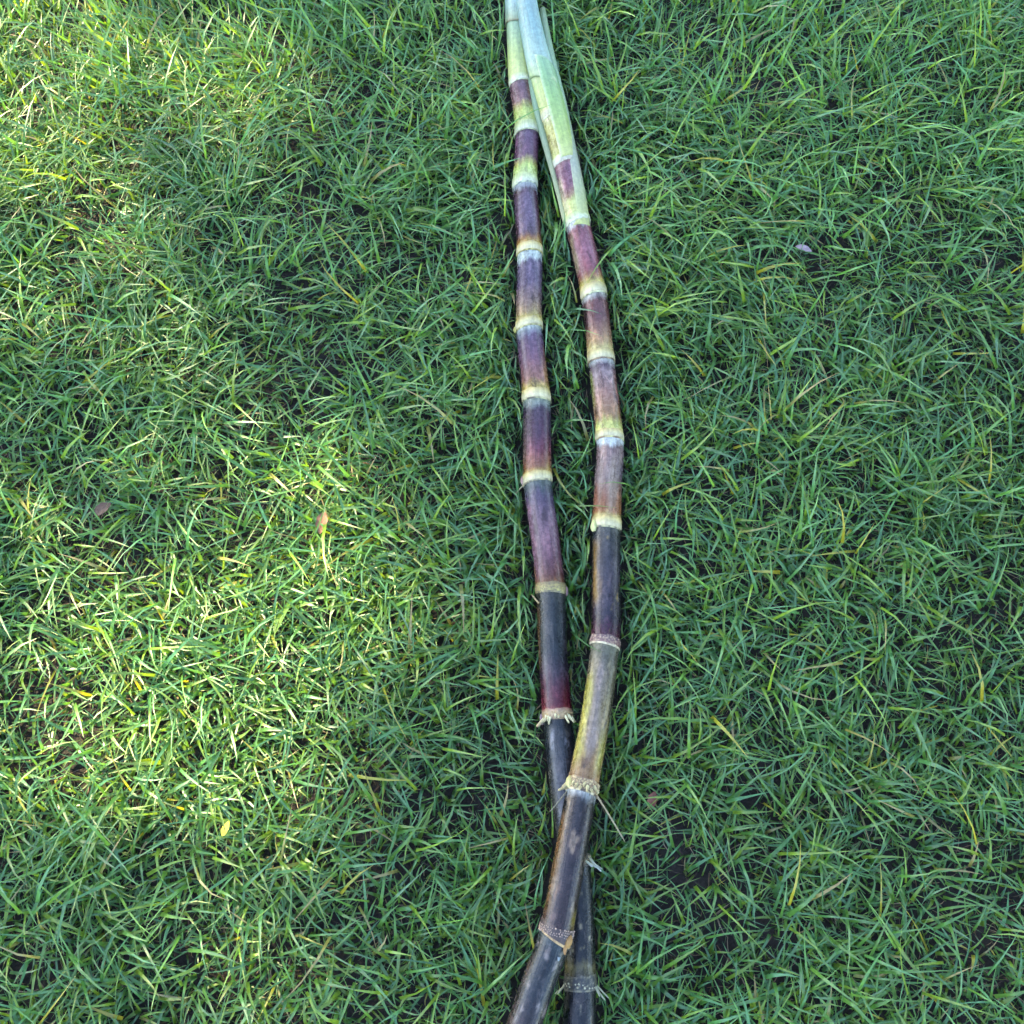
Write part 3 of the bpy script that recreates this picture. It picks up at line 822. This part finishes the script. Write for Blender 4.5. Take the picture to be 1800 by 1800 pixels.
def make_blades(px, py, az, L, w, th0, th1, twist, curve, segs, fold, tint_base, tint_tip, reject=True):
    """all blades as arrays; returns verts, quads, colours"""
    n = len(px)
    t = np.linspace(0, 1, segs + 1)

    def grow(sel, az_, L_):
        th = th0[sel, None] + (th1 - th0)[sel, None] * t[None, :] ** 1.3
        a = az_[:, None] + curve[sel, None] * t[None, :] ** 1.5
        d = np.stack([np.sin(th) * np.cos(a), np.sin(th) * np.sin(a), np.cos(th)], -1)
        step = (L_ / segs)[:, None, None]
        pos = np.zeros((len(az_), segs + 1, 3))
        pos[:, 0] = np.stack([px[sel], py[sel], ground_z(px[sel], py[sel]) - .002], -1)
        pos[:, 1:] = pos[:, :1] + np.cumsum((d[:, :-1] + d[:, 1:]) * .5 * step, axis=1)
        floor = ground_z(pos[..., 0], pos[..., 1]) + .0015
        pos[..., 2] = np.where(t[None] > 0, np.maximum(pos[..., 2], floor), pos[..., 2])
        return pos, d, a

    def blocked(pos):
        """blades that would run through a cane, and most that would lie over one"""
        bad = np.zeros(len(pos), bool)
        idx = np.where(np.min(np.abs(pos[:, :, 0] - 0.05), axis=1) < .16)[0]
        cp = cane_pts[::2]; cr = cane_r[::2]
        for c0 in range(0, len(idx), 1500):
            ii_ = idx[c0:c0 + 1500]
            q = pos[ii_][:, :, None, :] - cp[None, None]
            dd = np.sqrt((q ** 2).sum(-1)) - cr[None, None] - .0012
            over = ((q[..., :2] ** 2).sum(-1) < (cr[None, None] * .9) ** 2).any((1, 2))
            bad[ii_] = (dd < 0).any((1, 2)) | (over & (rng.uniform(0, 1, len(ii_)) < .93))
        return bad

    pos, d, a = grow(np.arange(n), az, L)
    if reject:
        bad = np.where(blocked(pos))[0]
        Lb = L.copy()
        for attempt in range(4):                      # blades beside a cane bend another way
            if not len(bad): break
            az2 = rng.uniform(-math.pi, math.pi, len(bad)); Lb[bad] *= .8
            p2, d2, a2 = grow(bad, az2, Lb[bad])
            pos[bad], d[bad], a[bad] = p2, d2, a2
            bad = bad[blocked(p2)]
        keep = np.ones(n, bool); keep[bad] = False
        pos = pos[keep]; d = d[keep]; a = a[keep]; w = w[keep]; twist = twist[keep]
        tint_base = tint_base[keep]; tint_tip = tint_tip[keep]; n = len(pos)
    side0 = np.stack([-np.sin(a), np.cos(a), np.zeros_like(a)], -1)
    up = np.cross(d, side0)
    tw = twist[:, None] * t[None]
    side = side0 * np.cos(tw)[..., None] + up * np.sin(tw)[..., None]
    nrm = np.cross(d, side)
    prof = np.clip((.35 + 2.6 * t) * (t < .25) + (t >= .25) * (1 - ((t - .25) / .75) ** 2.2), .05, 1)
    ww = (w[:, None] * prof[None] * .5)[..., None]
    if fold:
        k = 3
        V = np.stack([pos - side * ww, pos - nrm * ww * fold, pos + side * ww], 2)
    else:
        k = 2
        V = np.stack([pos - side * ww, pos + side * ww], 2)
    V = V.reshape(-1, 3)
    cc = tint_base[:, None, :] * (1 - t)[None, :, None] + tint_tip[:, None, :] * t[None, :, None]
    C = np.repeat(cc[:, :, None, :], k, 2).reshape(-1, 3)
    base = (np.arange(n) * (segs + 1) * k)[:, None, None]
    i = np.arange(segs)[None, :, None] * k
    j = np.arange(k - 1)[None, None, :]
    f0 = (base + i + j).reshape(-1)
    Q = np.stack([f0, f0 + 1, f0 + k + 1, f0 + k], 1)
    return V, Q, C


def scatter(n_, x0, x1, y0, y1, bare_k, clump):
    x = rng.uniform(x0, x1, n_); y = rng.uniform(y0, y1, n_)
    dens = .28 + 1.0 * vnoise(x * 11, y * 11, 21) * clump + .5 * (1 - clump)
    dens *= 1 - bare_k * bareness(x, y)
    k = rng.uniform(0, 1, n_) < dens
    return x[k], y[k]


def greens(n_, x, y):
    a = np.array([[.052, .148, .034], [.067, .164, .031], [.100, .186, .022], [.050, .150, .054]])
    k = rng.integers(0, 4, n_)
    c = a[k] * rng.uniform(.7, 1.3, (n_, 1))
    patch = vnoise(x * 3, y * 3, 5)[:, None]
    c = c * (.85 + .3 * patch)
    tip = c * np.array([1.05, 1.0, 1.0])
    yl = rng.uniform(0, 1, n_) < .014
    c[yl] = np.array([.19, .22, .025]) * rng.uniform(.7, 1.2, (yl.sum(), 1)); tip[yl] = c[yl] * np.array([1.3, 1.0, .9])
    br = rng.uniform(0, 1, n_) < .018
    tip[br] = np.array([.26, .18, .08])
    return c, tip


IN = (-1.15, 1.15, -0.62, 1.5)
parts_V, parts_Q, parts_C = [], [], []


def add(V, Q, C):
    off = sum(len(v) for v in parts_V)
    parts_V.append(V); parts_Q.append(Q + off); parts_C.append(C)


def lean_az(x, y, n_, k):
    """blades fan out in tufts with a local lean"""
    base = vnoise(x * 2.3, y * 2.3, 8) * 6.28 * 1.3
    r_ = rng.uniform(-math.pi, math.pi, n_)
    # the longer grass further off has been swept outwards
    sw = np.clip((y - .55) / .6, 0, 1) * 1.0
    base = np.where(rng.uniform(0, 1, n_) < sw * .6, np.where(x > .15, .75, 2.15) + rng.normal(0, .3, n_), base)
    k = k + sw * .7
    return np.arctan2(np.sin(r_) + k * np.sin(base), np.cos(r_) + k * np.cos(base))


# tufts of arching leaves
tx, ty = scatter(27000, *IN, .93, .85)
nb = rng.integers(2, 6, len(tx))
px = np.repeat(tx, nb) + rng.normal(0, .006, nb.sum()); py = np.repeat(ty, nb) + rng.normal(0, .006, nb.sum())
n_ = len(px)
c0, c1 = greens(n_, px, py)
tall = np.clip((py - .3) / 1.0, 0, 1)
V, Q, C = make_blades(px, py, lean_az(px, py, n_, .45), (rng.gamma(5.5, .0120, n_) * (1 + .25 * tall)).clip(.022, .15), rng.triangular(.0018, .0030, .0056, n_), R(1) * rng.uniform(12, 66, n_) , R(1) * rng.uniform(72, 108, n_),
                      rng.normal(0, .5, n_), rng.normal(0, .5, n_), 5, .16, c0, c1)
add(V, Q, C)
print('tuft blades', len(Q) // 12)
# understorey of short fine leaves
px, py = scatter(90000, *IN, .85, .7)
n_ = len(px)
c0, c1 = greens(n_, px, py)
V, Q, C = make_blades(px, py, lean_az(px, py, n_, .2), rng.uniform(.015, .05, n_), rng.uniform(.0011, .0030, n_), R(1) * rng.uniform(20, 75, n_), R(1) * rng.uniform(70, 110, n_),
                      rng.normal(0, .6, n_), rng.normal(0, .6, n_), 4, 0, c0 * .88, c1 * .88)
add(V, Q, C)
print('under blades', len(Q) // 4)
# coarser turf round about
ox = rng.uniform(-4.5, 4.5, 60000); oy = rng.uniform(-4, 5, 60000)
k = ~((ox > IN[0]) & (ox < IN[1]) & (oy > IN[2]) & (oy < IN[3]))
px, py = ox[k], oy[k]; n_ = len(px)
c0, c1 = greens(n_, px, py)
V, Q, C = make_blades(px, py, lean_az(px, py, n_, .4), rng.uniform(.04, .11, n_), rng.uniform(.006, .011, n_), R(1) * rng.uniform(10, 60, n_), R(1) * rng.uniform(70, 115, n_),
                      rng.normal(0, .5, n_), rng.normal(0, .5, n_), 3, 0, c0, c1, reject=False)
add(V, Q, C)
grass = mesh_np('grass', np.vstack(parts_V), np.vstack(parts_Q), M_GRASS, None, np.vstack(parts_C))
tag(grass, 'green lawn grass with arching blades around the canes', 'grass', kind='stuff')

# dead stems and clippings in the sward
parts_V, parts_Q, parts_C = [], [], []
px, py = scatter(34000, *IN, .0, .2)
n_ = len(px)
pal = np.array([[.13, .09, .05], [.07, .045, .03], [.17, .13, .085], [.035, .026, .022]])
c0 = pal[rng.integers(0, 4, n_)] * rng.uniform(.6, 1.2, (n_, 1))
V, Q, C = make_blades(px, py, rng.uniform(0, 6.28, n_), rng.uniform(.012, .05, n_), rng.uniform(.0007, .0018, n_), R(1) * rng.uniform(55, 88, n_), R(1) * rng.uniform(80, 100, n_),
                      rng.normal(0, .8, n_), rng.normal(0, .9, n_), 4, 0, c0, c0)
add(V, Q, C)
thatch = mesh_np('dry_grass', np.vstack(parts_V), np.vstack(parts_Q), M_THATCH, None, np.vstack(parts_C))
tag(thatch, 'thin dead straw bits low in the lawn', 'dry grass', kind='stuff')

# ------------------------------------------------------------------ fallen leaves
def fallen_leaf(u, v, z, length, wid, rot, colr, label, tilt=(0, 0), curl=.25):
    c = at(u, v, z)
    n1, m = 14, 7
    V, C, A = [], [], []
    ca, sa = math.cos(rot), math.sin(rot)
    for lay in (0, 1):
        for i in range(n1):
            q = i / (n1 - 1)
            w = wid * .5 * (math.sin(math.pi * min(q * .97 + .02, 1)) ** .75)
            for j in range(m):
                x = (j / (m - 1) * 2 - 1)
                lx, ly = (q - .5) * length, x * w * (1 + .08 * math.sin(q * 17 + x * 3))
                zz = curl * (x * x) * w + .06 * length * math.sin(q * 4) + lx * tilt[0] + ly * tilt[1] - lay * .0005
                V.append((c.x + lx * ca - ly * sa, c.y + lx * sa + ly * ca, c.z + zz))
                f = .75 + .5 * float(vnoise(np.array(q * 6 + u), np.array(x * 3 + v), 6)) - (.2 if abs(x) < .1 else 0)
                C.append(srgb(*colr) * f); A.append((x, lay, q * .05))
    F = []
    o = n1 * m
    for i in range(n1 - 1):
        for j in range(m - 1):
            a = i * m + j
            F.append((a, a + m, a + m + 1, a + 1)); F.append((o + a, o + a + 1, o + a + m + 1, o + a + m))
    ob = mesh_np('fallen_leaf', np.array(V) - np.array(c), F, M_ROOT, None, np.array(C), np.array(A))
    ob.location = c
    tag(ob, label, 'leaf', 'fallen leaves in the grass')
    return ob


fallen_leaf(1413, 437, .042, .024, .009, R(-18), (128, 108, 112), 'small greyish mauve dead leaf lying in the grass at upper right')
fallen_leaf(1146, 1407, .034, .022, .012, R(70), (92, 46, 30), 'reddish brown dead leaf low in the grass right of the crossing', (.2, .2))
fallen_leaf(396, 1457, .034, .020, .008, R(62), (206, 190, 60), 'small bright yellow leaf tip standing in the grass at lower left', (.5, 0))
fallen_leaf(566, 918, .038, .030, .014, R(80), (112, 70, 46), 'brown dead leaf half hidden in the sunlit patch', (.1, .3))
fallen_leaf(180, 895, .036, .026, .016, R(40), (76, 48, 28), 'dark brown dead leaf lying in shaded grass at far left', (.1, -.2))

# ------------------------------------------------------------------ the tree whose crown shades the spot
LIT = [(40, 100, 200, 230, .9), (180, 330, 150, 120, .6), (40, 480, 120, 90, .9), (590, 820, 120, 115, 1), (570, 1010, 165, 230, 1), (330, 1130, 300, 150, .95), (120, 1230, 240, 170, 1),
       (420, 1330, 160, 120, .9), (480, 1420, 120, 70, .7), (570, 1180, 110, 60, .9), (60, 900, 200, 90, .4), (520, 1620, 60, 160, .45), (150, 1700, 200, 110, .4), (1790, 40, 80, 60, .4), (620, 950, 60, 120, 1), (615, 1120, 65, 110, 1), (320, 150, 220, 200, .5), (280, 560, 240, 110, .42), (330, 760, 190, 110, .45), (330, 1620, 150, 120, .45), (330, 1000, 335, 330, .37), (340, 1500, 325, 330, .36), (300, 250, 260, 260, .36)]
LIT_W = []
for (u, v, a, b, s) in LIT:
    c = at(u, v, .03); kx = depth_of(c) / F_PX
    LIT_W.append((c.x, c.y, a * kx, b * kx * 1.15, s))
sd = np.array(SUN_DIR)
tree = bpy.data.objects.new('shade_tree', None)
COL.objects.link(tree)
CC = sd * 9.5 + np.array([0.65, 1.05, 0.0])
tree.location = (CC[0], CC[1], 0)
tag(tree, 'broad leafy shade tree standing beside the lawn out of view', 'tree')
org = np.array([CC[0], CC[1], 0.0])
NL = 42000
dirs = rng.normal(0, 1, (NL, 3)); dirs /= np.linalg.norm(dirs, axis=1)[:, None]
rad = rng.uniform(0, 1, NL) ** (1 / 2.4)
lp = CC + dirs * rad[:, None] * np.array([3.0, 3.0, 2.1])
cl = vnoise(lp[:, 0] * 1.6 + lp[:, 2] * .9, lp[:, 1] * 1.6 - lp[:, 2] * .7, 14)
keep = cl > .12
kk = (lp[:, 2] - .03) / sd[2]
gx = lp[:, 0] - sd[0] * kk; gy = lp[:, 1] - sd[1] * kk
drop = np.zeros(NL)
for (cx, cy, a, b, s) in LIT_W:
    q = np.sqrt(((gx - cx) / a) ** 2 + ((gy - cy) / b) ** 2)
    drop = np.maximum(drop, s * np.clip((1.12 - q) / .18, 0, 1))
gap = vnoise(gx * 14, gy * 14, 33)
keep &= ~(drop * 1.15 > gap * .45 + .35 * rng.uniform(0, 1, NL))
lp = lp[keep]; n_ = len(lp)
nr = rng.normal(0, .55, (n_, 3)) + sd * .8 + np.array([0, 0, .4]); nr /= np.linalg.norm(nr, axis=1)[:, None]
ax_ = np.cross(nr, rng.normal(0, 1, (n_, 3))); ax_ /= np.linalg.norm(ax_, axis=1)[:, None]
bx_ = np.cross(nr, ax_)
ln_ = rng.uniform(.09, .17, n_)[:, None]; wd = ln_ * .38
q4 = np.stack([lp - ax_ * ln_ * .5, lp + bx_ * wd * .5 - nr * .006, lp + ax_ * ln_ * .5, lp - bx_ * wd * .5 - nr * .006], 1).reshape(-1, 3)
lc = np.repeat(np.array([.035, .085, .02]) * rng.uniform(.6, 1.4, (n_, 1)), 4, 0)
crown = mesh_np('crown', q4 - org, np.arange(n_ * 4).reshape(-1, 4), M_LEAF, tree, lc, smooth=False)


def limb(name, pts, r0, r1, parent):
    pts = np.array(pts, float); V, F, A = [], [], []
    m = 12
    for i, p_ in enumerate(pts):
        t_ = pts[min(i + 1, len(pts) - 1)] - pts[max(i - 1, 0)]; t_ /= np.linalg.norm(t_)
        a_ = np.cross(t_, [.9, .3, .2]); a_ /= np.linalg.norm(a_); b_ = np.cross(t_, a_)
        w = r0 + (r1 - r0) * i / (len(pts) - 1)
        for j in range(m):
            an = 2 * math.pi * j / m
            V.append(p_ + (a_ * math.cos(an) + b_ * math.sin(an)) * w); A.append((math.cos(an), math.sin(an), i * .4))
    for i in range(len(pts) - 1):
        for j in range(m):
            F.append((i * m + j, i * m + (j + 1) % m, (i + 1) * m + (j + 1) % m, (i + 1) * m + j))
    return mesh_np(name, np.array(V), F, M_BARK, parent, np.tile(np.array([.13, .10, .075]), (len(V), 1)), np.array(A))


hz = CC[2]
limb('trunk', [(0, 0, -.1), (.05, .02, .6), (.1, -.05, 1.5), (.02, -.1, 2.4), (0, 0, hz - .6), (.05, .1, hz + 1.0)], .24, .09, tree)
for k in range(16):
    a = k * 2.4; h0 = hz - 2.4 + k * .16
    e = np.array([math.cos(a) * 2.3, math.sin(a) * 2.3, hz - .6 + .7 * math.sin(k * 1.7)])
    s_ = np.array([0, 0, h0])
    pl = np.array([s_ + (e - s_) * t_ + np.array([0, 0, .35 * math.sin(t_ * 3.1)]) for t_ in np.linspace(0, 1, 13)])
    w_ = pl + org
    f_ = w_[:, 2] / sd[2]
    hit = 0
    for (cx, cy, a2, b2, st_) in LIT_W:
        hit = max(hit, st_ * (((((w_[:, 0] - sd[0] * f_) - cx) / (a2 + .08)) ** 2 + (((w_[:, 1] - sd[1] * f_) - cy) / (b2 + .08)) ** 2).min() < 1))
    if hit < .5:
        limb('limb', pl, .07, .015, tree)


# copy of the tree, unseen, added to darken the canes' right-hand reflections
t2 = tree.copy(); COL.objects.link(t2)
t2.location = (7.0, 2.2, 0); t2.rotation_euler = (0, 0, 2.1); t2.scale = (1.15, 1.15, 1.0)
tag(tree, group='trees round the lawn'); tag(t2, 'second leafy tree added out of view on the right to darken the cane reflections', 'tree', 'trees round the lawn')
for ch in list(tree.children):
    c = ch.copy(); COL.objects.link(c); c.parent = t2
